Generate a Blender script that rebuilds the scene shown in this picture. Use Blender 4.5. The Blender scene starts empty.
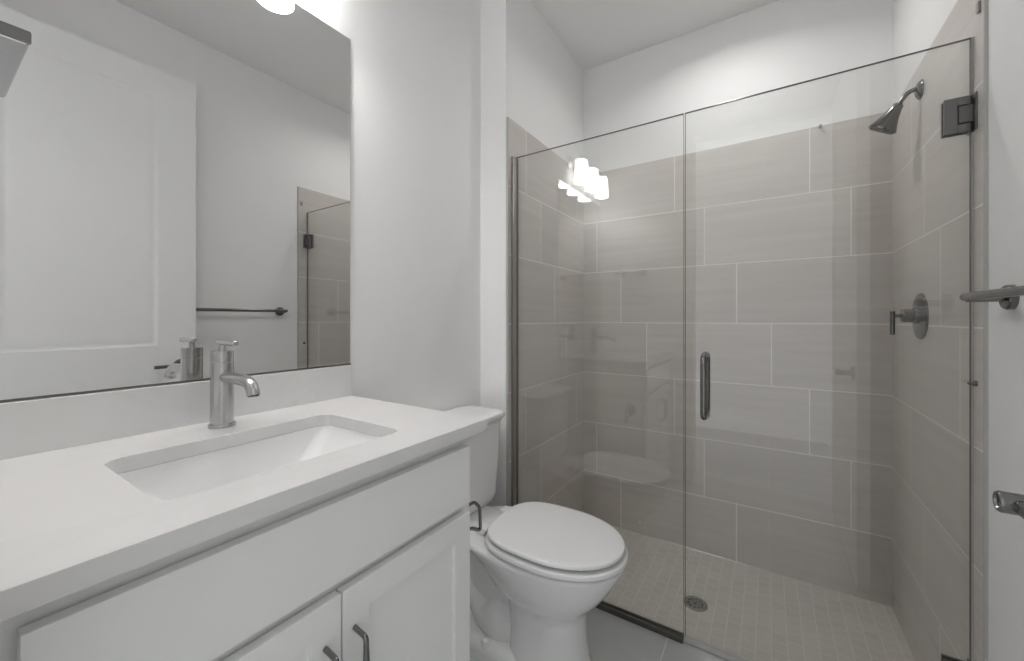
import bpy, bmesh, math, random
from mathutils import Vector, Matrix
random.seed(4)
PI = math.pi
SC = bpy.context.scene
COL = SC.collection

# ------------------------------------------------------------------ camera
EYE = 1.2393                       # above the shower floor (z = 0); the bathroom floor lies at FL
FL = 0.09
cam_d = bpy.data.cameras.new('camera')
cam = bpy.data.objects.new('camera', cam_d)
COL.objects.link(cam)
cam.location = (0, 0, EYE)
cam.rotation_euler = (PI / 2, 0, math.radians(33.009))
cam_d.sensor_width = 36.0
cam_d.lens = 36.0 * 394.64 / 1024.0
cam_d.shift_y = -(330.5 - 318.83) / 1024.0
cam_d.clip_start = 0.01
SC.camera = cam

# ------------------------------------------------------------------ world: soft daylight of the next room, through the doorway
W = bpy.data.worlds.new('world')
SC.world = W
W.use_nodes = True
bg = W.node_tree.nodes['Background']
bg.inputs[0].default_value = (0.97, 0.985, 1.0, 1)
bg.inputs[1].default_value = 0.84

# ------------------------------------------------------------------ view
SC.view_settings.view_transform = 'Standard'
SC.view_settings.look = 'None'
SC.view_settings.gamma = 1.0
SC.view_settings.use_curve_mapping = False
SC.view_settings.exposure = 0.08
SC.cycles.use_denoising = True
SC.cycles.max_bounces = 14
SC.cycles.diffuse_bounces = 6
SC.cycles.glossy_bounces = 8
SC.cycles.transparent_max_bounces = 24
SC.cycles.caustics_reflective = False
SC.cycles.caustics_refractive = False
SC.cycles.sample_clamp_indirect = 6.0


def lamp(name, kind, loc, power, size=0.05, rot=None, colour=(1, 0.99, 0.978), spot=None, shape=None):
    d = bpy.data.lights.new(name, kind)
    d.energy = power
    d.color = colour
    if kind == 'AREA':
        d.shape = 'DISK'
        d.size = size
        if spot: d.spread = spot
    else:
        d.shadow_soft_size = size
        if kind == 'SPOT':
            d.spot_size = spot
            d.spot_blend = 0.6
    o = bpy.data.objects.new(name, d)
    o.location = loc
    if rot: o.rotation_euler = rot
    COL.objects.link(o)
    return o


VANITY_W, SHOWER_W = 5.2, 3.6
SHADE_EMIT = 11.5
LAMPS = [(-1.04, 0.575), (-1.04, 0.385), (-1.04, 0.195)]
SHADE_Z0, SHADE_Z1 = 2.145, 2.290
SHOWER_CAN = (-0.16, 1.84)
CEIL = 2.792
for (lx, ly) in LAMPS:
    lamp('vanity_bulb_light', 'POINT', (lx, ly, SHADE_Z0 + 0.040), VANITY_W, 0.038)
lamp('shower_can_light', 'AREA', (SHOWER_CAN[0], SHOWER_CAN[1], CEIL - 0.012), SHOWER_W, 0.10, spot=math.radians(150))

# ------------------------------------------------------------------ materials


def new_mat(name):
    m = bpy.data.materials.new(name)
    m.use_nodes = True
    nt = m.node_tree
    return m, nt, nt.nodes['Principled BSDF']


def nd(nt, t, **kw):
    n = nt.nodes.new(t)
    for k, v in kw.items():
        setattr(n, k, v)
    return n


def mth(nt, op, a, b=None, c=None):
    n = nt.nodes.new('ShaderNodeMath')
    n.operation = op
    for i, v in enumerate((a, b, c)):
        if v is None: continue
        if isinstance(v, (int, float)): n.inputs[i].default_value = v
        else: nt.links.new(v, n.inputs[i])
    return n.outputs[0]


def plain(name, col, rough=0.5, metal=0.0, spec=0.5, noise=0.0, nscale=40, bump=0.0, bscale=300, coat=0.0):
    m, nt, p = new_mat(name)
    p.inputs['Base Color'].default_value = (*col, 1)
    p.inputs['Roughness'].default_value = rough
    p.inputs['Metallic'].default_value = metal
    p.inputs['Specular IOR Level'].default_value = spec
    p.inputs['Coat Weight'].default_value = coat
    p.inputs['Coat Roughness'].default_value = 0.05
    tc = nd(nt, 'ShaderNodeTexCoord')
    if noise > 0:
        n = nd(nt, 'ShaderNodeTexNoise')
        n.inputs['Scale'].default_value = nscale
        n.inputs['Detail'].default_value = 4
        nt.links.new(tc.outputs['Object'], n.inputs['Vector'])
        mx = nd(nt, 'ShaderNodeMix', data_type='RGBA')
        mx.inputs['A'].default_value = (*[c * (1 - noise) for c in col], 1)
        mx.inputs['B'].default_value = (*[min(1, c * (1 + noise)) for c in col], 1)
        nt.links.new(n.outputs['Fac'], mx.inputs['Factor'])
        nt.links.new(mx.outputs['Result'], p.inputs['Base Color'])
    if bump > 0:
        n = nd(nt, 'ShaderNodeTexNoise')
        n.inputs['Scale'].default_value = bscale
        nt.links.new(tc.outputs['Object'], n.inputs['Vector'])
        b = nd(nt, 'ShaderNodeBump')
        b.inputs['Strength'].default_value = bump
        b.inputs['Distance'].default_value = 0.002
        nt.links.new(n.outputs['Fac'], b.inputs['Height'])
        nt.links.new(b.outputs['Normal'], p.inputs['Normal'])
    return m


def brushed(name, col, rough, axis=(1, 1, 12)):
    m, nt, p = new_mat(name)
    p.inputs['Base Color'].default_value = (*col, 1)
    p.inputs['Metallic'].default_value = 1.0
    tc = nd(nt, 'ShaderNodeTexCoord')
    mp = nd(nt, 'ShaderNodeMapping')
    mp.inputs['Scale'].default_value = axis
    nt.links.new(tc.outputs['Object'], mp.inputs['Vector'])
    n = nd(nt, 'ShaderNodeTexNoise')
    n.inputs['Scale'].default_value = 60
    n.inputs['Detail'].default_value = 3
    nt.links.new(mp.outputs[0], n.inputs['Vector'])
    r = mth(nt, 'MULTIPLY_ADD', n.outputs['Fac'], 0.04, rough - 0.02)
    nt.links.new(r, p.inputs['Roughness'])
    return m


M_paint = plain('wall_paint', (0.88, 0.88, 0.878), 0.65, spec=0.25, bump=0.05, bscale=220)
M_ceil = plain('ceiling_paint', (0.88, 0.88, 0.878), 0.9, spec=0.1, bump=0.05, bscale=150)
M_trim = plain('trim_paint', (0.86, 0.86, 0.857), 0.4)
M_door = plain('door_paint', (0.86, 0.86, 0.857), 0.45)
M_cab = plain('cabinet_paint', (0.84, 0.84, 0.832), 0.42, noise=0.01, nscale=6)
M_cabin = plain('cabinet_inside', (0.45, 0.45, 0.44), 0.6)
M_ceramic = plain('white_ceramic', (0.84, 0.84, 0.84), 0.12, coat=0.4)
M_plastic = plain('white_seat_plastic', (0.86, 0.86, 0.86), 0.22)
M_nickel = brushed('brushed_nickel', (0.52, 0.515, 0.51), 0.22)
M_dark = brushed('dark_nickel', (0.22, 0.218, 0.215), 0.15)
M_hinge = brushed('hinge_nickel', (0.21, 0.208, 0.206), 0.40)
M_chrome = plain('polished_chrome', (0.62, 0.62, 0.62), 0.08, metal=1.0)
M_channel = plain('channel_metal', (0.40, 0.385, 0.365), 0.30, metal=1.0)
M_bronze = plain('dark_channel_metal', (0.16, 0.15, 0.14), 0.35, metal=1.0)
M_rubber = plain('black_rubber', (0.03, 0.03, 0.03), 0.7)
M_edge = plain('glass_edge', (0.16, 0.17, 0.16), 0.2)
M_seal = plain('clear_seal', (0.48, 0.47, 0.45), 0.3)
M_mirror = plain('mirror_silver', (0.80, 0.80, 0.795), 0.0, metal=1.0)
M_mirror_edge = plain('mirror_edge', (0.55, 0.56, 0.56), 0.15)


def emit_mat(name, col, strength):
    m, nt, p = new_mat(name)
    p.inputs['Base Color'].default_value = (*col, 1)
    p.inputs['Emission Color'].default_value = (*col, 1)
    p.inputs['Emission Strength'].default_value = strength
    return m


M_shade = emit_mat('frosted_shade', (1, 0.99, 0.975), SHADE_EMIT)
M_can = emit_mat('downlight_lens', (1, 0.98, 0.95), 12.0)


def glass_mat():
    m = bpy.data.materials.new('clear_glass')
    m.use_nodes = True
    nt = m.node_tree
    nt.nodes.clear()
    out = nd(nt, 'ShaderNodeOutputMaterial')
    geo = nd(nt, 'ShaderNodeNewGeometry')
    dot = nd(nt, 'ShaderNodeVectorMath', operation='DOT_PRODUCT')
    nt.links.new(geo.outputs['Normal'], dot.inputs[0])
    nt.links.new(geo.outputs['Incoming'], dot.inputs[1])
    c = mth(nt, 'ABSOLUTE', dot.outputs['Value'])
    k = mth(nt, 'POWER', mth(nt, 'SUBTRACT', 1.0, c), 5.0)
    f = mth(nt, 'MULTIPLY_ADD', k, 0.93, 0.068)
    tr = nd(nt, 'ShaderNodeBsdfTransparent')
    tr.inputs[0].default_value = (0.965, 0.968, 0.962, 1)
    gl = nd(nt, 'ShaderNodeBsdfGlossy')
    gl.inputs['Roughness'].default_value = 0.0
    gl.inputs['Color'].default_value = (1, 1, 1, 1)
    mx = nd(nt, 'ShaderNodeMixShader')
    nt.links.new(f, mx.inputs[0])
    nt.links.new(tr.outputs[0], mx.inputs[1])
    nt.links.new(gl.outputs[0], mx.inputs[2])
    nt.links.new(mx.outputs[0], out.inputs[0])
    return m


M_glass = glass_mat()

TILE_L, TILE_H, TILE_Z0 = 0.5965, 0.3070, 0.2954


def tile_mat(name, axis, u0, shift):
    """large format wall tile, each course stepped by a quarter tile; world metres"""
    m, nt, p = new_mat(name)
    tc = nd(nt, 'ShaderNodeTexCoord')
    sp = nd(nt, 'ShaderNodeSeparateXYZ')
    nt.links.new(tc.outputs['Object'], sp.inputs[0])
    u = sp.outputs[axis]
    z = sp.outputs['Z']
    vz = mth(nt, 'DIVIDE', mth(nt, 'SUBTRACT', z, TILE_Z0), TILE_H)
    k = mth(nt, 'FLOOR', vz)
    uu = mth(nt, 'DIVIDE', mth(nt, 'SUBTRACT', mth(nt, 'SUBTRACT', u, u0), mth(nt, 'MULTIPLY', k, shift)), TILE_L)
    iu = mth(nt, 'FLOOR', uu)
    fu = mth(nt, 'FRACT', uu)
    fz = mth(nt, 'FRACT', vz)
    du = mth(nt, 'MULTIPLY', mth(nt, 'MINIMUM', fu, mth(nt, 'SUBTRACT', 1.0, fu)), TILE_L)
    dz = mth(nt, 'MULTIPLY', mth(nt, 'MINIMUM', fz, mth(nt, 'SUBTRACT', 1.0, fz)), TILE_H)
    d = mth(nt, 'MINIMUM', du, dz)
    g = mth(nt, 'LESS_THAN', d, 0.0022)
    cv = nd(nt, 'ShaderNodeCombineXYZ')
    nt.links.new(iu, cv.inputs[0]); nt.links.new(k, cv.inputs[1])
    wn = nd(nt, 'ShaderNodeTexWhiteNoise', noise_dimensions='3D')
    nt.links.new(cv.outputs[0], wn.inputs[0])
    # linen streaks running along the tile
    sv = nd(nt, 'ShaderNodeCombineXYZ')
    nt.links.new(mth(nt, 'MULTIPLY_ADD', wn.outputs['Value'], 13.0, mth(nt, 'MULTIPLY', u, 1.4)), sv.inputs[0])
    nt.links.new(mth(nt, 'MULTIPLY_ADD', wn.outputs['Value'], 7.0, mth(nt, 'MULTIPLY', z, 26.0)), sv.inputs[1])
    n1 = nd(nt, 'ShaderNodeTexNoise')
    n1.inputs['Scale'].default_value = 1.0
    n1.inputs['Detail'].default_value = 5
    n1.inputs['Roughness'].default_value = 0.62
    nt.links.new(sv.outputs[0], n1.inputs['Vector'])
    ramp = nd(nt, 'ShaderNodeValToRGB')
    ramp.color_ramp.elements[0].position = 0.30
    ramp.color_ramp.elements[1].position = 0.74
    ramp.color_ramp.elements[0].color = (0.555, 0.520, 0.488, 1)
    ramp.color_ramp.elements[1].color = (0.645, 0.607, 0.572, 1)
    nt.links.new(n1.outputs['Fac'], ramp.inputs[0])
    br = nd(nt, 'ShaderNodeMix', data_type='RGBA', blend_type='MULTIPLY')
    br.inputs['Factor'].default_value = 1.0
    nt.links.new(ramp.outputs[0], br.inputs['A'])
    val = mth(nt, 'MULTIPLY_ADD', wn.outputs['Value'], 0.10, 0.95)
    cc = nd(nt, 'ShaderNodeCombineColor')
    for i in range(3): nt.links.new(val, cc.inputs[i])
    nt.links.new(cc.outputs[0], br.inputs['B'])
    mx = nd(nt, 'ShaderNodeMix', data_type='RGBA')
    nt.links.new(g, mx.inputs['Factor'])
    nt.links.new(br.outputs['Result'], mx.inputs['A'])
    mx.inputs['B'].default_value = (0.86, 0.84, 0.81, 1)
    nt.links.new(mx.outputs['Result'], p.inputs['Base Color'])
    nt.links.new(mth(nt, 'MULTIPLY_ADD', g, 0.45, 0.34), p.inputs['Roughness'])
    b = nd(nt, 'ShaderNodeBump')
    b.inputs['Strength'].default_value = 0.5
    b.inputs['Distance'].default_value = 0.0015
    nt.links.new(mth(nt, 'SUBTRACT', 1.0, g), b.inputs['Height'])
    nt.links.new(b.outputs['Normal'], p.inputs['Normal'])
    return m


def grid_mat(name, lu, lv, grout, colA, colB, colG, rough, along='Y', stagger=0.5, ou=0.0, ov=0.0, marble=False):
    """floor tile: columns of width lu across x, tiles of length lv along y"""
    m, nt, p = new_mat(name)
    tc = nd(nt, 'ShaderNodeTexCoord')
    sp = nd(nt, 'ShaderNodeSeparateXYZ')
    nt.links.new(tc.outputs['Object'], sp.inputs[0])
    u = mth(nt, 'DIVIDE', mth(nt, 'SUBTRACT', sp.outputs['X'], ou), lu)
    k = mth(nt, 'FLOOR', u)
    odd = mth(nt, 'FRACT', mth(nt, 'MULTIPLY', k, stagger))
    v = mth(nt, 'ADD', mth(nt, 'DIVIDE', mth(nt, 'SUBTRACT', sp.outputs['Y'], ov), lv), odd)
    fu = mth(nt, 'FRACT', u); fv = mth(nt, 'FRACT', v)
    du = mth(nt, 'MULTIPLY', mth(nt, 'MINIMUM', fu, mth(nt, 'SUBTRACT', 1.0, fu)), lu)
    dv = mth(nt, 'MULTIPLY', mth(nt, 'MINIMUM', fv, mth(nt, 'SUBTRACT', 1.0, fv)), lv)
    g = mth(nt, 'LESS_THAN', mth(nt, 'MINIMUM', du, dv), grout / 2)
    cv = nd(nt, 'ShaderNodeCombineXYZ')
    nt.links.new(k, cv.inputs[0]); nt.links.new(mth(nt, 'FLOOR', v), cv.inputs[1])
    wn = nd(nt, 'ShaderNodeTexWhiteNoise', noise_dimensions='3D')
    nt.links.new(cv.outputs[0], wn.inputs[0])
    n1 = nd(nt, 'ShaderNodeTexNoise')
    n1.inputs['Scale'].default_value = 5.0 if marble else 30.0
    n1.inputs['Detail'].default_value = 6
    n1.inputs['Distortion'].default_value = 1.2 if marble else 0.0
    nt.links.new(tc.outputs['Object'], n1.inputs['Vector'])
    f = mth(nt, 'ADD', mth(nt, 'MULTIPLY', n1.outputs['Fac'], 0.6), mth(nt, 'MULTIPLY', wn.outputs['Value'], 0.15 if marble else 0.5))
    mx = nd(nt, 'ShaderNodeMix', data_type='RGBA')
    mx.inputs['A'].default_value = (*colA, 1)
    mx.inputs['B'].default_value = (*colB, 1)
    nt.links.new(f, mx.inputs['Factor'])
    m2 = nd(nt, 'ShaderNodeMix', data_type='RGBA')
    nt.links.new(g, m2.inputs['Factor'])
    nt.links.new(mx.outputs['Result'], m2.inputs['A'])
    m2.inputs['B'].default_value = (*colG, 1)
    nt.links.new(m2.outputs['Result'], p.inputs['Base Color'])
    nt.links.new(mth(nt, 'MULTIPLY_ADD', g, 0.3, rough), p.inputs['Roughness'])
    b = nd(nt, 'ShaderNodeBump')
    b.inputs['Strength'].default_value = 0.4
    b.inputs['Distance'].default_value = 0.001
    nt.links.new(mth(nt, 'SUBTRACT', 1.0, g), b.inputs['Height'])
    nt.links.new(b.outputs['Normal'], p.inputs['Normal'])
    return m


def quartz_mat():
    m, nt, p = new_mat('white_quartz')
    tc = nd(nt, 'ShaderNodeTexCoord')
    w = nd(nt, 'ShaderNodeTexNoise')
    w.inputs['Scale'].default_value = 1.7
    w.inputs['Detail'].default_value = 7
    w.inputs['Distortion'].default_value = 1.6
    nt.links.new(tc.outputs['Object'], w.inputs['Vector'])
    d = mth(nt, 'ABSOLUTE', mth(nt, 'SUBTRACT', w.outputs['Fac'], 0.5))
    v = mth(nt, 'SUBTRACT', 1.0, mth(nt, 'MINIMUM', mth(nt, 'DIVIDE', d, 0.022), 1.0))
    n2 = nd(nt, 'ShaderNodeTexNoise')
    n2.inputs['Scale'].default_value = 4
    nt.links.new(tc.outputs['Object'], n2.inputs['Vector'])
    f = mth(nt, 'MULTIPLY', v, mth(nt, 'MULTIPLY', n2.outputs['Fac'], 0.16))
    mx = nd(nt, 'ShaderNodeMix', data_type='RGBA')
    mx.inputs['A'].default_value = (0.74, 0.738, 0.733, 1)
    mx.inputs['B'].default_value = (0.55, 0.54, 0.53, 1)
    nt.links.new(f, mx.inputs['Factor'])
    nt.links.new(mx.outputs['Result'], p.inputs['Base Color'])
    p.inputs['Roughness'].default_value = 0.22
    return m


M_quartz = quartz_mat()
M_tile_back = tile_mat('wall_tile_back', 'X', 0.311, -0.149)
M_tile_right = tile_mat('wall_tile_right', 'Y', 1.300, 0.148)
M_tile_left = tile_mat('wall_tile_left', 'Y', 1.755, -0.148)
M_mosaic = grid_mat('shower_mosaic', 0.0508, 0.0508, 0.0034, (0.55, 0.52, 0.48), (0.64, 0.605, 0.56), (0.72, 0.69, 0.65), 0.45, ou=0.010, ov=0.0)
M_floor = grid_mat('bathroom_floor_tile', 0.305, 0.61, 0.004, (0.56, 0.575, 0.575), (0.70, 0.71, 0.705), (0.78, 0.78, 0.77), 0.22, ou=-0.304, ov=0.15, marble=True)

# ------------------------------------------------------------------ mesh helpers


def box(bm, x0, x1, y0, y1, z0, z1, bev=0.0, seg=2):
    t = bmesh.new()
    v = [t.verts.new((x, y, z)) for x in (x0, x1) for y in (y0, y1) for z in (z0, z1)]
    for f in ((0, 1, 3, 2), (4, 6, 7, 5), (0, 4, 5, 1), (2, 3, 7, 6), (0, 2, 6, 4), (1, 5, 7, 3)):
        t.faces.new([v[i] for i in f])
    bmesh.ops.recalc_face_normals(t, faces=t.faces)
    if bev > 0:
        bmesh.ops.bevel(t, geom=list(t.edges), offset=bev, segments=seg, profile=0.5, affect='EDGES', clamp_overlap=True)
    merge(bm, t)
    return bm


def merge(bm, t):
    me = bpy.data.meshes.new('tmp')
    t.to_mesh(me)
    t.free()
    bm.from_mesh(me)
    bpy.data.meshes.remove(me)


def loft(bm, rings, cap0=True, cap1=True, closed=True):
    vs = [[bm.verts.new(p) for p in r] for r in rings]
    n = len(vs[0])
    for a, b in zip(vs[:-1], vs[1:]):
        for i in range(n if closed else n - 1):
            j = (i + 1) % n
            bm.faces.new((a[i], a[j], b[j], b[i]))
    if cap0: bm.faces.new(list(reversed(vs[0])))
    if cap1: bm.faces.new(vs[-1])
    return bm


def frame_for(d):
    d = Vector(d).normalized()
    a = Vector((0, 0, 1)) if abs(d.z) < 0.9 else Vector((1, 0, 0))
    x = a.cross(d).normalized()
    return x, d.cross(x), d


def tube(bm, pts, rad, seg=20, caps=True, ell=1.0):
    """sweep a circle along a smooth polyline; rad a number or one per point"""
    pts = [Vector(p) for p in pts]
    n = len(pts)
    if not isinstance(rad, (list, tuple)): rad = [rad] * n
    rings = []
    px = None
    for i, p in enumerate(pts):
        d = (pts[min(i + 1, n - 1)] - pts[max(i - 1, 0)]).normalized()
        if px is None: px, py, _ = frame_for(d)
        else:
            px = (px - d * px.dot(d)).normalized()
            py = d.cross(px)
        rings.append([p + (px * math.cos(t) * rad[i] + py * math.sin(t) * rad[i] * ell) for t in [2 * PI * k / seg for k in range(seg)]])
    return loft(bm, rings, caps, caps)


def lathe(bm, prof, origin, axis, seg=32, cap0=True, cap1=True):
    """prof: (radius, distance along axis)"""
    x, y, d = frame_for(axis)
    o = Vector(origin)
    rings = [[o + d * h + (x * math.cos(2 * PI * k / seg) + y * math.sin(2 * PI * k / seg)) * r for k in range(seg)] for r, h in prof]
    return loft(bm, rings, cap0, cap1)


def arc(c, r, a0, a1, n, plane):
    """points on an arc; plane maps (cos, sin) to world offsets"""
    return [plane(c, r * math.cos(a0 + (a1 - a0) * k / n), r * math.sin(a0 + (a1 - a0) * k / n)) for k in range(n + 1)]


def smooth_path(pts, n=8):
    """Catmull-Rom through the points"""
    P = [Vector(p) for p in pts]
    P = [P[0] * 2 - P[1]] + P + [P[-1] * 2 - P[-2]]
    out = []
    for i in range(1, len(P) - 2):
        for k in range(n):
            t = k / n
            a, b, c, d = P[i - 1], P[i], P[i + 1], P[i + 2]
            out.append(0.5 * ((2 * b) + (c - a) * t + (2 * a - 5 * b + 4 * c - d) * t * t + (3 * b - a - 3 * c + d) * t ** 3))
    out.append(P[-2])
    return out


def fillet(pts, r, n=6):
    """round the corners of a polyline"""
    P = [Vector(p) for p in pts]
    out = [P[0]]
    for a, b, c in zip(P[:-2], P[1:-1], P[2:]):
        u = (a - b).normalized(); v = (c - b).normalized()
        s, e = b + u * r, b + v * r
        for k in range(n + 1):
            t = k / n
            out.append(s * (1 - t) ** 2 + b * 2 * t * (1 - t) + e * t * t)
    out.append(P[-1])
    return out


def obj(name, bm, mat, parent=None, angle=35, kind=None, origin=None):
    bmesh.ops.recalc_face_normals(bm, faces=bm.faces)
    off = Vector((0, 0, 0))
    if parent is not None:
        q = parent
        while q is not None:
            off += q.location
            q = q.parent
    elif origin is not None:
        off = Vector(origin)
    if off.length > 0:
        bmesh.ops.translate(bm, verts=bm.verts, vec=-off)
    me = bpy.data.meshes.new(name)
    bm.to_mesh(me)
    bm.free()
    mats = mat if isinstance(mat, (list, tuple)) else [mat]
    for m in mats: me.materials.append(m)
    me.shade_smooth()
    me.set_sharp_from_angle(angle=math.radians(angle))
    o = bpy.data.objects.new(name, me)
    COL.objects.link(o)
    if parent is not None: o.parent = parent
    elif origin is not None: o.location = origin
    if kind: o['kind'] = kind
    wn = o.modifiers.new('flat_faces', 'WEIGHTED_NORMAL')
    wn.keep_sharp = True
    return o


def tag(o, label, cat, group=None):
    o['label'] = label
    o['category'] = cat
    if group: o['group'] = group
    return o


def thing(name, label, cat, loc, group=None):
    o = bpy.data.objects.new(name, None)
    o.empty_display_size = 0.05
    o.location = loc
    COL.objects.link(o)
    return tag(o, label, cat, group)


def struct(name, bm, mat, parent=None):
    return obj(name, bm, mat, parent, kind=None if parent else 'structure')


def B(*a, **k): return box(bmesh.new(), *a, **k)


# ------------------------------------------------------------------ room
XW, XS, YB, XR = -1.115, -0.974, 2.320, 0.452      # drywall planes
TXS, TYB, TXR = -0.966, 2.312, 0.446                # tile faces
YN, YRET, YGL = 0.020, 1.450, 1.512
TTOP = 2.134
YSTEP = 1.548

struct('wall_left', B(XW - 0.12, XW, -0.12, YRET, 0.0, CEIL), M_paint)
struct('wall_shower_left', B(XW - 0.12, XS, YRET, YB + 0.12, 0.0, CEIL), M_paint)
struct('wall_back', B(XS, XR + 0.12, YB, YB + 0.12, 0.0, CEIL), M_paint)
struct('wall_right', B(XR, XR + 0.12, -0.12, YB, 0.0, CEIL), M_paint)
DOOR_X0, DOOR_X1, DOOR_TOP = -0.440, 0.330, 2.505
nw = B(XW, DOOR_X0, YN - 0.12, YN, 0.0, CEIL)
box(nw, DOOR_X1, XR, YN - 0.12, YN, 0.0, CEIL)
box(nw, DOOR_X0, DOOR_X1, YN - 0.12, YN, DOOR_TOP, CEIL)
struct('wall_near', nw, M_paint)
struct('ceiling', B(XW - 0.12, XR + 0.12, -0.12, YB + 0.12, CEIL, CEIL + 0.1), M_ceil)
struct('floor', B(XW, XR, -1.6, YSTEP, -0.08, FL), M_floor)
# shower pan, gently dished towards the drain
DR = Vector((-0.268, 1.888))
sf = bmesh.new()
nx, ny = 28, 18
grid = []
for j in range(ny + 1):
    row = []
    for i in range(nx + 1):
        x = TXS + (TXR - TXS) * i / nx
        y = YSTEP + (TYB - YSTEP) * j / ny
        dd = (Vector((x, y)) - DR).length
        row.append(sf.verts.new((x, y, -0.010 * max(0, 1 - dd / 0.5))))
    grid.append(row)
for j in range(ny):
    for i in range(nx):
        sf.faces.new((grid[j][i], grid[j][i + 1], grid[j + 1][i + 1], grid[j + 1][i]))
r = bmesh.ops.extrude_face_region(sf, geom=list(sf.faces))
bmesh.ops.translate(sf, verts=[e for e in r['geom'] if isinstance(e, bmesh.types.BMVert)], vec=(0, 0, -0.07))
struct('floor_shower', sf, M_mosaic)

# tile cladding of the shower
struct('wall_tile_back', B(TXS, TXR, TYB, YB + 0.001, 0.0, TTOP), M_tile_back)
struct('wall_tile_right', B(TXR, XR + 0.001, 1.454, TYB, 0.0, TTOP), M_tile_right)
struct('wall_tile_left', B(XS - 0.001, TXS, 1.458, TYB, 0.0, TTOP), M_tile_left)
struct('trim_1', B(TXR - 0.001, XR + 0.001, 1.446, 1.454, FL, TTOP, bev=0.002), M_seal)
struct('trim_2', B(XS - 0.001, TXS + 0.001, 1.4525, 1.458, FL, TTOP, bev=0.002), M_seal)
struct('baseboard_right', B(XR - 0.013, XR, 0.03, 1.446, FL, FL + 0.13, bev=0.004), M_trim)
struct('baseboard_left', B(XW, XW + 0.013, 0.775, YRET, FL, FL + 0.13, bev=0.004), M_trim)
struct('baseboard_return', B(XW + 0.013, XS, YRET - 0.013, YRET, FL, FL + 0.13, bev=0.004), M_trim)
# door casing and lining
cs = B(DOOR_X0 - 0.07, DOOR_X0, YN, YN + 0.011, FL, DOOR_TOP + 0.07, bev=0.003)
box(cs, DOOR_X1, DOOR_X1 + 0.05, YN, YN + 0.011, FL, DOOR_TOP + 0.07, bev=0.003)
box(cs, DOOR_X0, DOOR_X1, YN, YN + 0.011, DOOR_TOP, DOOR_TOP + 0.07, bev=0.003)
struct('trim_3', cs, M_trim)

# ------------------------------------------------------------------ door, standing open beside the right wall
d1 = bpy.data.objects.new('door_1', None)
d1.location = (0.355, 0.06, FL + 0.01)
d1['kind'] = 'structure'
COL.objects.link(d1)
DX0, DX1, DY0, DY1, DZ0, DZ1 = 0.312, 0.355, 0.075, 0.838, FL + 0.012, 2.475


def panel_door():
    bm = bmesh.new()
    ys = [DY0, DY0 + 0.12, DY0 + 0.155, DY1 - 0.155 - 0.035 + 0.035, DY1 - 0.12, DY1]
    pan = [(DY0 + 0.125, DY1 - 0.155, 1.105, 2.348), (DY0 + 0.125, DY1 - 0.155, 0.33, 0.90)]
    y0, y1 = pan[0][0], pan[0][1]
    # stiles and rails
    box(bm, DX0, DX1, DY0, y0, DZ0, DZ1, bev=0.002)
    box(bm, DX0, DX1, y1, DY1, DZ0, DZ1, bev=0.002)
    zs = [(DZ0, pan[1][2]), (pan[1][3], pan[0][2]), (pan[0][3], DZ1)]
    for a, b in zs: box(bm, DX0, DX1, y0, y1, a, b)
    for (a, b, c, d) in pan:
        # moulded edge then a raised field, on both faces
        for s, xf in ((1, DX0), (-1, DX1)):
            def ring(i, dep):
                x = xf + s * dep
                return [(x, a + i, c + i), (x, b - i, c + i), (x, b - i, d - i), (x, a + i, d - i)]
            loft(bm, [ring(0, 0), ring(0.012, 0.007), ring(0.022, 0.007), ring(0.037, 0.0035)], cap0=False, cap1=True)
    return bm


struct('door_panel', panel_door(), M_door, d1)
hb = bmesh.new()
LY, LZ = 0.772, 1.003
lathe(hb, [(0.031, 0), (0.031, 0.004), (0.026, 0.008)], (DX0, LY, LZ), (-1, 0, 0))
lathe(hb, [(0.0115, 0.006), (0.0115, 0.034), (0.0135, 0.037), (0.0135, 0.061), (0.0120, 0.0635), (0.0095, 0.0635), (0.0085, 0.061)], (DX0, LY, LZ), (-1, 0, 0))
tube(hb, smooth_path([(DX0 - 0.047, LY - 0.006, LZ), (DX0 - 0.047, LY - 0.05, LZ), (DX0 - 0.046, LY - 0.115, LZ)]), 0.0085, 16)
h = struct('door_handle', hb, M_dark, d1)
h['label'] = 'dark nickel door lever'
for hz in (0.30, 1.25, 2.25):
    hg = bmesh.new()
    lathe(hg, [(0.006, 0), (0.006, 0.09)], (DX1 - 0.004, DY0 - 0.007, hz), (0, 0, 1), 12)
    struct('door_hinge', hg, M_nickel, d1)

# ------------------------------------------------------------------ vanity cabinet
CTOP, CBOT = 0.999, 0.971
CF = -0.568                      # counter front edge
VY0, VY1 = 0.030, 0.738
XF, XP = -0.602, -0.580          # face frame plane, front of doors
van = thing('vanity_cabinet', 'grey-white shaker vanity cabinet with two doors under the white counter', 'cabinet', (-0.86, 0.37, FL))
bm = B(XW + 0.002, XF - 0.02, VY1 - 0.018, VY1, FL, CBOT)
box(bm, XW + 0.002, XF - 0.02, VY0, VY0 + 0.018, FL, CBOT)
box(bm, XW + 0.002, XF - 0.02, VY0, VY1, FL + 0.10, FL + 0.118)
obj('carcass', bm, M_cab, van)
bm = B(XF - 0.02, XF, VY0, VY0 + 0.045, FL + 0.10, CBOT, bev=0.001)
box(bm, XF - 0.02, XF, VY1 - 0.062, VY1, FL + 0.10, CBOT, bev=0.001)
for a, b in ((CBOT - 0.045, CBOT), (0.775, 0.83), (FL + 0.10, FL + 0.145)):
    box(bm, XF - 0.0199, XF - 0.0001, VY0 + 0.04, VY1 - 0.055, a, b)
obj('face_frame', bm, M_cab, van)
obj('toe_kick', B(XF - 0.085, XF - 0.067, VY0 + 0.018, VY1 - 0.018, FL, FL + 0.10), M_cab, van)
obj('drawer_front', B(XF + 0.004, XP, 0.058, 0.7145, 0.8145, 0.9455, bev=0.0016), M_cab, van)


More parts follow.
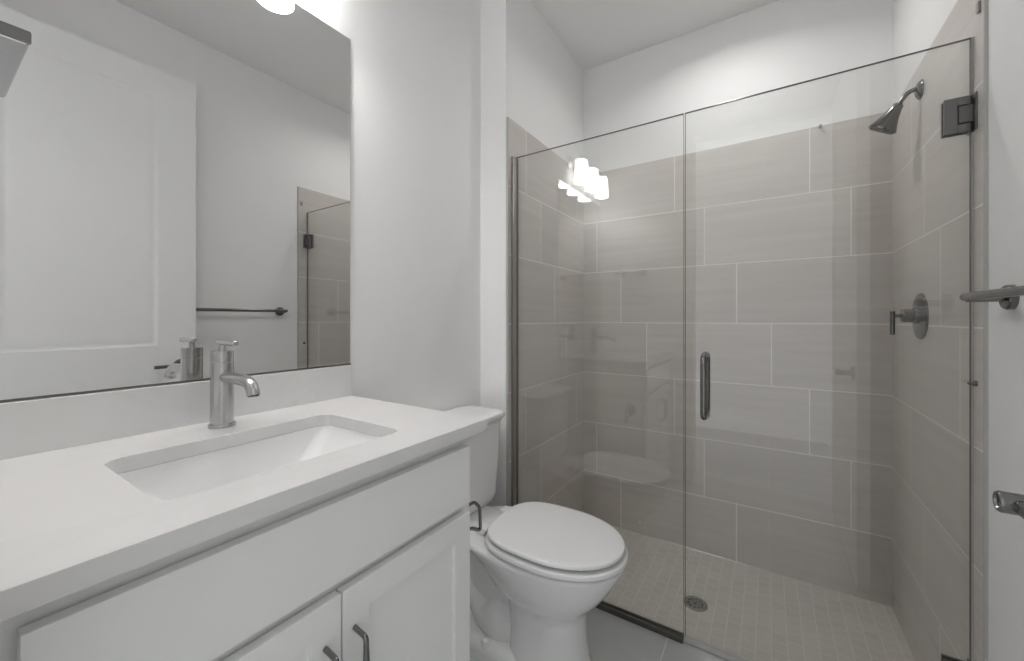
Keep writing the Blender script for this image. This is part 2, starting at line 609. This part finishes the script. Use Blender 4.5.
def shaker(y0, y1, z0, z1, st=0.051):
    bm = bmesh.new()
    box(bm, XF + 0.004, XP, y0, y0 + st, z0, z1, bev=0.0016)
    box(bm, XF + 0.004, XP, y1 - st, y1, z0, z1, bev=0.0016)
    box(bm, XF + 0.0041, XP - 0.0001, y0 + st - 0.001, y1 - st + 0.001, z1 - st, z1, bev=0.0016)
    box(bm, XF + 0.0041, XP - 0.0001, y0 + st - 0.001, y1 - st + 0.001, z0, z0 + st, bev=0.0016)
    box(bm, XF + 0.005, XP - 0.008, y0 + st - 0.005, y1 - st + 0.005, z0 + st - 0.005, z1 - st + 0.005)
    return bm


def pull(y):
    bm = bmesh.new()
    z1, z0 = 0.724, 0.596
    pts = fillet([(XP - 0.001, y, z1), (XP + 0.030, y, z1 - 0.004), (XP + 0.031, y, (z0 + z1) / 2), (XP + 0.030, y, z0 + 0.004), (XP - 0.001, y, z0)], 0.007, 5)
    # the bar swells a little towards its middle
    rr = [0.0043 + 0.0020 * math.exp(-((p.z - (z0 + z1) / 2) / 0.038) ** 2) for p in pts]
    n = len(pts)
    path, rad = [], []
    for i in range(n - 1):
        for k in range(4):
            t = k / 4
            path.append(pts[i].lerp(pts[i + 1], t)); rad.append(0.0042 + 0.0020 * math.exp(-((path[-1].z - (z0 + z1) / 2) / 0.036) ** 2))
    path.append(pts[-1]); rad.append(0.0042)
    tube(bm, path, rad, 14)
    return bm


for (a, b, py, nm) in ((0.058, 0.3855, 0.358, 'l'), (0.3885, 0.7145, 0.410, 'r')):
    d = obj('cabinet_door', shaker(a, b, FL + 0.125, 0.794), M_cab, van)
    hnd = obj('handle', pull(py), M_dark, d)
    hnd['label'] = 'dark nickel bar pull'

# ------------------------------------------------------------------ countertop, backsplash, sink
SX0, SX1, SY0, SY1 = -0.942, -0.662, 0.180, 0.585


def rrect(x0, x1, y0, y1, r, n=6):
    out = []
    for (cx, cy, a0) in ((x1 - r, y1 - r, 0), (x0 + r, y1 - r, PI / 2), (x0 + r, y0 + r, PI), (x1 - r, y0 + r, 1.5 * PI)):
        for k in range(n + 1):
            a = a0 + PI / 2 * k / n
            out.append((cx + r * math.cos(a), cy + r * math.sin(a)))
    return out


def slab_with_hole(x0, x1, y0, y1, hole, z0, z1, bev):
    bm = bmesh.new()
    def lp(pts, z):
        vs = [bm.verts.new((x, y, z)) for x, y in pts]
        return [bm.edges.new((vs[i], vs[(i + 1) % len(vs)])) for i in range(len(vs))]
    e = lp([(x0, y0), (x1, y0), (x1, y1), (x0, y1)], z1) + lp(hole, z1)
    bmesh.ops.triangle_fill(bm, use_beauty=True, use_dissolve=False, edges=e)
    bmesh.ops.recalc_face_normals(bm, faces=bm.faces)
    r = bmesh.ops.extrude_face_region(bm, geom=list(bm.faces))
    bmesh.ops.translate(bm, verts=[v for v in r['geom'] if isinstance(v, bmesh.types.BMVert)], vec=(0, 0, z0 - z1))
    bmesh.ops.recalc_face_normals(bm, faces=bm.faces)
    bmesh.ops.dissolve_limit(bm, angle_limit=0.001, verts=bm.verts, edges=bm.edges)
    sh = [ed for ed in bm.edges if len(ed.link_faces) == 2 and abs(ed.link_faces[0].normal.z) + abs(ed.link_faces[1].normal.z) > 0.9 and ed.calc_face_angle(0) > 1.2]
    bmesh.ops.bevel(bm, geom=sh, offset=bev, segments=2, profile=0.5, affect='EDGES')
    return bm


ct = obj('vanity_countertop', slab_with_hole(XW + 0.001, CF, YN + 0.002, 0.765, rrect(SX0, SX1, SY0, SY1, 0.028), CBOT, CTOP, 0.002), M_quartz, origin=(-0.84, 0.39, CBOT))
tag(ct, 'white veined quartz countertop on the vanity, cut out for the sink', 'countertop')
bs = obj('backsplash', B(XW + 0.0005, XW + 0.020, YN + 0.002, 0.766, CTOP, 1.0945, bev=0.0015), M_quartz, origin=(XW + 0.01, 0.39, CTOP))
tag(bs, 'low white quartz backsplash strip between counter and mirror', 'backsplash')

sink = thing('sink', 'white rectangular undermount sink set into the vanity counter', 'sink', (-0.805, 0.383, 0.83))
bm = bmesh.new()
rings = []
for (ix, iy, z, rad) in ((0.001, 0.001, CBOT + 0.0002, 0.028), (0.002, 0.002, CBOT - 0.010, 0.029), (0.006, 0.016, 0.945, 0.028), (0.014, 0.050, 0.905, 0.034), (0.026, 0.085, 0.877, 0.04), (0.050, 0.115, 0.868, 0.04), (0.10, 0.15, 0.866, 0.025)):
    rings.append([(x, y, z) for x, y in rrect(SX0 + ix, SX1 - ix, SY0 + iy, SY1 - iy, rad)])
out = []
for (ins, z, rad) in ((-0.022, CBOT - 0.0005, 0.03), (-0.022, CBOT - 0.016, 0.03), (-0.008, CBOT - 0.03, 0.035), (0.0, 0.87, 0.04), (0.03, 0.850, 0.05)):
    out.append([(x, y, z) for x, y in rrect(SX0 + ins, SX1 - ins, SY0 + ins, SY1 - ins, rad)])
loft(bm, list(reversed(out)) + rings, True, True)
obj('basin', bm, M_ceramic, sink)
bm = bmesh.new()
lathe(bm, [(0.030, 0.0), (0.030, 0.003), (0.027, 0.004), (0.020, 0.0035), (0.018, 0.006), (0.002, 0.008)], (-0.805, 0.383, 0.8655), (0, 0, 1))
obj('drain_plug', bm, M_nickel, sink)

# ------------------------------------------------------------------ faucet
FX, FY = -1.025, 0.387
fa = thing('faucet', 'brushed nickel single-hole faucet with a bar lever behind the sink', 'faucet', (FX, FY, CTOP))
bm = bmesh.new()
lathe(bm, [(0.0256, 0), (0.0256, 0.006), (0.0246, 0.0080), (0.021, 0.0080)], (FX, FY, CTOP), (0, 0, 1), 40)
obj('base_flange', bm, M_nickel, fa)
bm = bmesh.new()
lathe(bm, [(0.0218, 0.008), (0.0218, 0.1425), (0.0210, 0.1435), (0.0210, 0.1445), (0.0218, 0.1455), (0.0218, 0.1675), (0.0210, 0.1690), (0.004, 0.1692)], (FX, FY, CTOP), (0, 0, 1), 40)
obj('body', bm, M_nickel, fa)
bm = bmesh.new()
sp_pts = smooth_path([(FX + 0.010, FY, 1.110), (FX + 0.050, FY, 1.111), (FX + 0.092, FY, 1.111), (FX + 0.118, FY, 1.109), (FX + 0.135, FY, 1.102), (FX + 0.144, FY, 1.092), (FX + 0.147, FY, 1.083)], 6)
tube(bm, sp_pts, 0.0122, 24)
tip = sp_pts[-1]
obj('spout', bm, M_nickel, fa)
bm = bmesh.new()
lathe(bm, [(0.0098, 0), (0.0098, 0.002)], tip, (0.12, 0, -1), 20)
obj('aerator', bm, M_dark, fa)
bm = bmesh.new()
lathe(bm, [(0.0075, 0.168), (0.0065, 0.172), (0.0065, 0.182)], (FX, FY, CTOP), (0, 0, 1), 20)
obj('stem', bm, M_nickel, fa)
bm = bmesh.new()
lathe(bm, [(0.0048, -0.0165), (0.0060, -0.015), (0.0060, 0.066), (0.0048, 0.0675)], (FX, FY, CTOP + 0.188), (1, 0, -0.02), 24)
obj('lever', bm, M_nickel, fa)

# ------------------------------------------------------------------ mirror
MZ0, MZ1, MY1 = 1.0975, 2.124, 0.769
bm = B(XW + 0.0005, XW + 0.0052, YN + 0.004, MY1, MZ0, MZ1, bev=0.0006, seg=1)
bm.faces.ensure_lookup_table()
for f in bm.faces:
    f.material_index = 0 if f.normal.x > 0.95 else 1
mir = obj('wall_mirror', bm, [M_mirror, M_mirror_edge], origin=(XW, 0.39, MZ0))
obj('mirror_gap_strip', B(XW + 0.0005, XW + 0.0085, YN + 0.004, MY1, 1.0945, 1.0990), M_bronze, mir)  # added strip, coloured dark for the gap and black edge under the mirror
tag(mir, 'large frameless mirror on the left wall above the backsplash', 'mirror')

# ------------------------------------------------------------------ vanity light
vl = thing('vanity_light', 'three-shade vanity wall light above the mirror, reflected in the shower glass', 'wall light', (XW, 0.385, 2.25))
bm = B(XW, XW + 0.018, 0.12, 0.65, 2.235, 2.315, bev=0.004)
obj('backplate', bm, M_nickel, vl)
for (lx, ly) in LAMPS:
    bm = bmesh.new()
    tube(bm, fillet([(XW + 0.015, ly, 2.29), (XW + 0.04, ly, 2.315), (lx, ly, 2.325), (lx, ly, 2.287)], 0.012), 0.006, 12)
    a = obj('arm', bm, M_nickel, vl)
    bm = bmesh.new()
    lathe(bm, [(0.010, 0.0), (0.022, 0.002), (0.022, 0.012), (0.012, 0.016)], (lx, ly, SHADE_Z1 - 0.004), (0, 0, 1), 24)
    obj('shade_holder', bm, M_nickel, a)
    bm = bmesh.new()
    H_ = SHADE_Z1 - SHADE_Z0
    lathe(bm, [(0.0465, 0.0), (0.0485, 0.0), (0.0385, H_ - 0.006), (0.035, H_), (0.008, H_), (0.008, H_ - 0.003), (0.033, H_ - 0.004), (0.0368, H_ - 0.010), (0.0465, 0.0)], (lx, ly, SHADE_Z0), (0, 0, 1), 36, cap0=False, cap1=False)
    s = obj('glass_shade', bm, M_shade, vl)
    s['label'] = 'frosted white glass shade'
    bm = bmesh.new()
    lathe(bm, [(0.010, 0.0), (0.014, 0.004), (0.014, 0.045), (0.010, 0.049)], (lx, ly, SHADE_Z0 + 0.102), (0, 0, 1), 24)
    obj('lamp_socket', bm, M_trim, vl)

# recessed light in the shower ceiling (just outside the photo's frame)
cx, cy = SHOWER_CAN
t = thing('recessed_downlight', 'round recessed downlight in the ceiling over the shower', 'ceiling light', (cx, cy, CEIL))
bm = bmesh.new()
lathe(bm, [(0.082, 0.0), (0.080, 0.006), (0.066, 0.008), (0.062, 0.0)], (cx, cy, CEIL), (0, 0, -1), 40, False, False)
obj('trim_ring', bm, M_trim, t)
bm = bmesh.new()
lathe(bm, [(0.062, 0.0), (0.062, 0.003), (0.001, 0.004)], (cx, cy, CEIL), (0, 0, -1), 40)
obj('lens', bm, M_can, t)

# ------------------------------------------------------------------ toilet
TY = 1.170
toi = thing('toilet', 'white two-piece elongated toilet between vanity and shower glass', 'toilet', (-0.75, TY, FL))


def egg(ub, uf, w, z, n=48, sq=2.0, taper=0.0, cu=None):
    """outline in plan: ub/uf = distance of back and front from the wall, w = half width"""
    c = (ub + (uf - ub) * 0.42) if cu is None else cu
    out = []
    for k in range(n):
        a = 2 * PI * k / n
        ca, sa = math.cos(a), math.sin(a)
        r_ = (uf - c) if ca > 0 else (c - ub)
        e = 2.0 / (sq if ca < 0 else 2.05)
        x = c + r_ * math.copysign(abs(ca) ** e, ca)
        y = w * math.copysign(abs(sa) ** e, sa)
        out.append((XW + x, TY + y, z))
    return out


bm = bmesh.new()
rings = [egg(.37, .655, .118, FL, sq=3, cu=.51), egg(.37, .652, .117, FL + .02, sq=3, cu=.51), egg(.38, .638, .108, FL + .06, sq=3, cu=.51), egg(.38, .628, .102, .22, sq=3, cu=.51),
         egg(.37, .627, .101, .29, sq=2.8, cu=.505), egg(.355, .634, .107, .318, sq=2.6, cu=.505), egg(.33, .654, .126, .342, sq=2.5, cu=.505), egg(.30, .686, .149, .375, sq=2.5, cu=.51),
         egg(.26, .715, .161, .415, sq=2.5, cu=.515), egg(.21, .738, .170, .453, sq=2.6, cu=.515), egg(.17, .750, .174, .478, sq=3, cu=.51), egg(.165, .752, .174, .488, sq=3, cu=.51), egg(.17, .745, .167, .495, sq=3, cu=.51),
         egg(.31, .71, .135, .496, cu=.51), egg(.32, .70, .125, .482, cu=.51), egg(.36, .66, .09, .40, cu=.51), egg(.42, .58, .04, .34, cu=.50)]
loft(bm, rings)
# rear deck carrying the tank
box(bm, XW + 0.012, XW + 0.30, TY - 0.105, TY + 0.105, 0.455, 0.498, bev=0.018, seg=3)
# foot with the trapway above it
frings = []
for (z, ins) in ((FL, 0.0), (FL + 0.03, 0.0), (FL + 0.05, 0.006), (FL + 0.062, 0.03)):
    frings.append([(XW + x, TY + y, z) for x, y in rrect(0.13 + ins, 0.56 - ins, -0.118 + ins, 0.118 - ins, 0.06 - ins * 0.8)])
loft(bm, frings)
trap = smooth_path([(XW + 0.50, TY, 0.27), (XW + 0.42, TY, 0.225), (XW + 0.345, TY, 0.195), (XW + 0.27, TY, 0.20), (XW + 0.21, TY, 0.25), (XW + 0.17, TY, 0.30), (XW + 0.155, TY, 0.20), (XW + 0.155, TY, 0.13)], 7)
tr_r = [0.058 + 0.036 * math.exp(-((i / (len(trap) - 1) - 0.33) / 0.15) ** 2) for i in range(len(trap))]
tube(bm, trap, tr_r, 28)
# column under the deck
box(bm, XW + 0.09, XW + 0.42, TY - 0.052, TY + 0.052, 0.12, 0.47, bev=0.025, seg=3)
obj('bowl', bm, M_ceramic, toi, angle=50)
bm = bmesh.new()
def tank_ring(u0, u1, w, z, r_=0.035):
    return [(XW + x, TY + y, z) for x, y in rrect(u0, u1, -w, w, r_, 7)]
loft(bm, [tank_ring(.035, .165, .140, .495), tank_ring(.025, .180, .153, .507), tank_ring(.018, .188, .160, .535), tank_ring(.015, .195, .171, .68), tank_ring(.014, .198, .178, .826), tank_ring(.03, .19, .18, .826)])
obj('tank', bm, M_ceramic, toi, angle=50)
bm = bmesh.new()
def lid_ring(u1, w, z, ins=0.0):
    # front edge bowed out a little
    out = []
    for x, y in rrect(.008 + ins, u1 - ins, -w + ins, w - ins, 0.045, 8):
        bow = 0.012 * max(0, 1 - (y / w) ** 2) if x > 0.1 else 0
        out.append((XW + x + bow, TY + y, z))
    return out
loft(bm, [lid_ring(.200, .181, .824), lid_ring(.203, .184, .832), lid_ring(.211, .192, .841), lid_ring(.213, .194, .851), lid_ring(.211, .192, .858), lid_ring(.205, .186, .862), lid_ring(.15, .15, .863)])
obj('tank_lid', bm, M_ceramic, toi, angle=50)
# seat ring
bm = bmesh.new()
SU0, SU1, SW = .305, .760, .179
so = [egg(SU0 + a, SU1 - a, SW - a, z, sq=3.2, cu=.53) for a, z in ((.062, .4945), (.060, .5020), (.003, .5025), (.0, .5045), (.0, .513), (.002, .5165), (.006, .518))]
si = [egg(SU0 + .065, SU1 - .065, SW - .065, z, cu=.53) for z in (.518, .4945)]
loft(bm, so + si + [so[0]], cap0=False, cap1=False)
bmesh.ops.remove_doubles(bm, verts=bm.verts, dist=1e-5)
obj('seat', bm, M_plastic, toi, angle=50)
bm = bmesh.new()
LU0, LU1, LW = .310, .751, .171
lr = [egg(LU0 + a, LU1 - a, LW - a, z, sq=3.2, cu=.53) for a, z in ((.072, .517), (.070, .5278), (.003, .5282), (.0, .5300), (.0, .5365), (.0025, .5400), (.008, .5420), (.02, .5428), (.07, .5432), (.12, .5434))]
loft(bm, lr)
obj('seat_lid', bm, M_plastic, toi, angle=50)
for s in (-1, 1):
    bm = bmesh.new()
    box(bm, XW + 0.262, XW + 0.300, TY + s * 0.075 - 0.019, TY + s * 0.075 + 0.019, 0.496, 0.522, bev=0.006, seg=3)
    lathe(bm, [(0.008, -0.03), (0.008, 0.03)], (XW + 0.305, TY + s * 0.075, 0.520), (0, 1, 0), 16)
    obj('seat_hinge', bm, M_plastic, toi)
    bm = bmesh.new()
    lathe(bm, [(0.016, 0.0), (0.016, 0.012), (0.013, 0.022), (0.006, 0.027), (0.001, 0.028)], (XW + 0.315, TY + s * 0.100, FL + 0.045), (0, 0, 1), 20)
    obj('bolt_cap', bm, M_plastic, toi)

# ------------------------------------------------------------------ paper holder on the cabinet side
tp = thing('toilet_paper_holder', 'thin dark metal paper holder loop on the vanity side by the toilet', 'paper holder', (-0.66, VY1, 0.71))
bm = bmesh.new()
lathe(bm, [(0.024, 0), (0.024, 0.005), (0.020, 0.008)], (-0.66, VY1 - 0.001, 0.710), (0, 1, 0), 28)
obj('flange', bm, M_dark, tp)
bm = bmesh.new()
tube(bm, fillet([(-0.66, VY1 + 0.004, 0.718), (-0.66, VY1 + 0.020, 0.750), (-0.66, 0.830, 0.750), (-0.66, 0.854, 0.726), (-0.66, 0.858, 0.662), (-0.66, 0.815, 0.686), (-0.66, VY1 + 0.012, 0.698)], 0.011, 6), 0.0046, 14)
obj('loop', bm, M_dark, tp)

# ------------------------------------------------------------------ shower glass
DXL = -0.250
GZ1 = 1.970
gp = thing('glass_panel', 'fixed clear glass shower panel beside the toilet, in a metal channel', 'shower screen', (-0.61, YGL, FL))


def pane(x0, x1, z0, z1, t=0.010):
    bm = B(x0, x1, YGL - t / 2, YGL + t / 2, z0, z1, bev=0.0008, seg=1)
    for f in bm.faces:
        f.material_index = 0 if abs(f.normal.y) > 0.95 else 1
    return bm


obj('glass', pane(TXS + 0.008, DXL - 0.002, FL + 0.014, GZ1), [M_glass, M_edge], gp)
bm = B(TXS, TXS + 0.012, YGL - 0.031, YGL - 0.0055, FL, GZ1 - 0.004, bev=0.001)
box(bm, TXS, TXS + 0.003, YGL - 0.006, YGL + 0.006, FL, GZ1 - 0.004)
box(bm, TXS, TXS + 0.012, YGL + 0.0055, YGL + 0.014, FL, GZ1 - 0.004, bev=0.001)
obj('wall_channel', bm, M_channel, gp)
bm = B(TXS + 0.018, DXL - 0.003, YGL - 0.014, YGL - 0.0055, FL, FL + 0.020, bev=0.001)
box(bm, TXS + 0.018, DXL - 0.003, YGL + 0.0055, YGL + 0.014, FL, FL + 0.020, bev=0.001)
box(bm, TXS + 0.018, DXL - 0.003, YGL - 0.0055, YGL + 0.0055, FL, FL + 0.012)
obj('floor_channel', bm, M_bronze, gp)

gd = thing('glass_door', 'clear hinged glass shower door with a vertical pull, hung on the right wall', 'shower door', (0.09, YGL, FL))
DXR = 0.4415
obj('glass', pane(DXL + 0.002, DXR, FL + 0.020, GZ1), [M_glass, M_edge], gd)
bm = B(DXL + 0.002, DXR, YGL - 0.008, YGL + 0.008, FL + 0.004, FL + 0.022, bev=0.002)
obj('bottom_seal', bm, M_seal, gd)
bm = bmesh.new()
for a, b in ((FL + 0.02, 0.243), (0.339, 1.723), (1.820, GZ1)):
    box(bm, DXR + 0.0004, TXR - 0.0004, YGL - 0.004, YGL + 0.004, a, b)
obj('side_seal', bm, M_seal, gd)
bm = bmesh.new()
HX, HZ0, HZ1 = -0.183, 0.905, 1.112
for s in (-1, 1):
    y0, y1 = YGL + s * 0.0045, YGL + s * 0.050
    tube(bm, fillet([(HX, y0, HZ1), (HX, y1, HZ1), (HX, y1, HZ0), (HX, y0, HZ0)], 0.020, 7), 0.0098, 20)
    for z in (HZ0, HZ1):
        lathe(bm, [(0.013, 0.0), (0.013, 0.003)], (HX, y0 + s * 0.0006, z), (0, s, 0), 20)
obj('pull_handle', bm, M_dark, gd)
for (z0, z1) in ((1.725, 1.818), (0.245, 0.337)):
    bm = bmesh.new()
    for s in (-1, 1):
        ya, yb = sorted((YGL + s * 0.0052, YGL + s * 0.0125))
        # clamp plate with a notch for the pivot block
        box(bm, 0.390, 0.415, ya, yb, z0, z1, bev=0.0012)
        box(bm, 0.415, 0.4385, ya, yb, z0, z0 + 0.022, bev=0.0012)
        box(bm, 0.415, 0.4385, ya, yb, z1 - 0.022, z1, bev=0.0012)
    hn = obj('hinge', bm, M_hinge, gd)
    hn['label'] = 'square dark nickel glass hinge'
    bm = B(0.4172, 0.4425, YGL - 0.0135, YGL + 0.0135, z0 + 0.0245, z1 - 0.0245, bev=0.0012)
    obj('pivot_block', bm, M_hinge, hn)
    bm = B(TXR - 0.0035, TXR - 0.0002, YGL - 0.028, YGL + 0.028, z0, z1, bev=0.001)
    obj('wall_plate', bm, M_hinge, hn)

# small fixings on the right wall next to the door glass
bm = bmesh.new()
lathe(bm, [(0.007, 0), (0.0065, 0.006), (0.004, 0.009), (0.0035, 0.016)], (TXR, 1.490, 1.074), (-1, 0, 0), 18)
o = obj('door_bumper', bm, M_bronze, origin=(TXR, 1.490, 1.074))
tag(o, 'small dark door bumper on the right tile below the towel bar', 'bumper')
bm = B(TXR - 0.006, TXR, 1.466, 1.480, 2.010, 2.037, bev=0.002)
o = obj('wall_clip', bm, M_channel, origin=(TXR, 1.477, 2.010))
tag(o, 'small grey metal clip on the right tile high above the glass hinge', 'clip')
bm = bmesh.new()
lathe(bm, [(0.006, 0), (0.006, 0.004), (0.004, 0.012), (0.007, 0.014), (0.006, 0.019)], (0.201, TYB, 2.128), (0, -1, 0), 16)
o = obj('wall_hook', bm, M_channel, origin=(0.201, TYB, 2.128))
tag(o, 'tiny grey hook on the top edge of the back tile wall', 'hook')

# ------------------------------------------------------------------ shower head
SY = 1.929
sh = thing('showerhead', 'dark nickel bell shower head on a bent arm, right tile wall', 'shower head', (TXR, SY, 2.038))
bm = bmesh.new()
lathe(bm, [(0.033, 0), (0.032, 0.004), (0.024, 0.011), (0.012, 0.016)], (TXR, SY, 2.038), (-1, 0, 0), 32)
obj('flange', bm, M_dark, sh)
bm = bmesh.new()
HT = Vector((0.3915, SY, 2.006))
ax = Vector((-0.48, 0.28, -0.83)).normalized()
tube(bm, smooth_path([(TXR - 0.008, SY, 2.040), (0.430, SY, 2.043), (0.414, SY, 2.037), (0.402, SY, 2.023), tuple(HT + ax * 0.004)], 8), 0.0075, 18)
obj('arm', bm, M_dark, sh)
bm = bmesh.new()
lathe(bm, [(0.009, 0.0), (0.0155, 0.004), (0.0165, 0.018), (0.019, 0.022), (0.022, 0.036), (0.030, 0.056), (0.0375, 0.072), (0.0405, 0.079), (0.0435, 0.082), (0.0435, 0.089), (0.040, 0.092), (0.010, 0.094)], HT, ax, 40)
hd = obj('head', bm, M_dark, sh)
bm = bmesh.new()
fx, fy, fd = frame_for(ax)
for rr_, cnt in ((0.012, 6), (0.023, 12), (0.034, 18)):
    for k in range(cnt):
        a = 2 * PI * k / cnt
        c = HT + ax * 0.0925 + (fx * math.cos(a) + fy * math.sin(a)) * rr_
        lathe(bm, [(0.0016, 0.0), (0.0012, 0.003)], c, ax, 6)
nz = obj('nozzles', bm, M_rubber, hd)

# ------------------------------------------------------------------ shower valve
VZ = 1.248
sv = thing('shower_valve', 'round dark nickel shower valve trim with a bar lever', 'shower valve', (TXR, SY, VZ))
bm = bmesh.new()
lathe(bm, [(0.081, 0), (0.081, 0.002), (0.077, 0.007), (0.050, 0.011), (0.030, 0.012)], (TXR, SY, VZ), (-1, 0, 0), 48)
obj('escutcheon', bm, M_dark, sv)
bm = bmesh.new()
lathe(bm, [(0.030, 0.010), (0.028, 0.014), (0.028, 0.020), (0.0235, 0.022), (0.0235, 0.047), (0.022, 0.0495), (0.006, 0.050)], (TXR, SY, VZ + 0.002), (-1, 0, 0), 36)
obj('hub', bm, M_dark, sv)
bm = bmesh.new()
lathe(bm, [(0.0058, 0.049), (0.0058, 0.072)], (TXR, SY, VZ + 0.002), (-1, 0, 0), 16)
obj('stem', bm, M_dark, sv)
bm = bmesh.new()
lathe(bm, [(0.0058, -0.066), (0.0068, -0.065), (0.0068, 0.017), (0.0058, 0.018)], (TXR - 0.073, SY, VZ), (0, 0, 1), 18)
obj('lever', bm, M_dark, sv)

# ------------------------------------------------------------------ shower drain
dr = thing('shower_drain', 'round dark metal drain in the shower floor', 'drain', (DR.x, DR.y, -0.0105))
bm = bmesh.new()
lathe(bm, [(0.049, 0.0), (0.049, 0.0035), (0.046, 0.0045), (0.036, 0.004), (0.034, 0.002)], (DR.x, DR.y, -0.0105), (0, 0, 1), 40, cap1=False)
obj('drain_ring', bm, M_channel, dr)
bm = bmesh.new()
lathe(bm, [(0.034, 0.0), (0.034, 0.0012), (0.001, 0.0012)], (DR.x, DR.y, -0.0100), (0, 0, 1), 32)
obj('drain_well', bm, M_rubber, dr)
bm = bmesh.new()
for k in range(10):
    a = 2 * PI * k / 10
    p0 = Vector((DR.x + 0.008 * math.cos(a), DR.y + 0.008 * math.sin(a), -0.0075))
    p1 = Vector((DR.x + 0.034 * math.cos(a), DR.y + 0.034 * math.sin(a), -0.0075))
    tube(bm, [p0, p1], 0.0019, 8)
for rr_ in (0.009, 0.021, 0.034):
    ring = [Vector((DR.x + rr_ * math.cos(2 * PI * k / 32), DR.y + rr_ * math.sin(2 * PI * k / 32), -0.0075)) for k in range(33)]
    tube(bm, ring, 0.0019, 8)
obj('grate', bm, M_channel, dr)

# ------------------------------------------------------------------ towel bar on the right wall
tb = thing('towel_bar', 'long round dark nickel towel bar on the right wall before the shower', 'towel bar', (XR, 1.02, 1.288))
bm = bmesh.new()
BX, BZ = 0.384, 1.290
lathe(bm, [(0.006, 0), (0.0092, 0.002), (0.0092, 0.666), (0.006, 0.668)], (BX, 1.347, BZ), (0, -1, 0), 22)
obj('bar', bm, M_dark, tb)
for y in (1.330, 0.720):
    bm = bmesh.new()
    lathe(bm, [(0.0275, 0.0), (0.0275, 0.010), (0.0250, 0.0135), (0.013, 0.015), (0.0095, 0.018), (0.0095, 0.070)], (XR, y, BZ - 0.003), (-1, 0, 0), 32)
    obj('post', bm, M_dark, tb)

# ------------------------------------------------------------------ hand towel bar on the near wall, over the vanity end
ht = thing('hand_towel_bar', 'short flat polished metal towel bar at upper left, close to the camera', 'towel bar', (-0.86, YN, 1.588))
bm = B(-0.985, -0.764, 0.044, 0.085, 1.577, 1.592, bev=0.005, seg=4)
obj('bar', bm, M_chrome, ht)
bm = B(-0.7645, -0.760, 0.0437, 0.0853, 1.5767, 1.5923, bev=0.0018)
obj('end_cap', bm, M_dark, ht)  # dark metal colour stands in for the dark reflection on the bar's end
for x in (-0.935, -0.785):
    bm = bmesh.new()
    lathe(bm, [(0.0265, 0.0), (0.0265, 0.008), (0.022, 0.011), (0.0085, 0.012), (0.0085, 0.030)], (x, YN, 1.5845), (0, 1, 0), 28)
    obj('post', bm, M_chrome, ht)
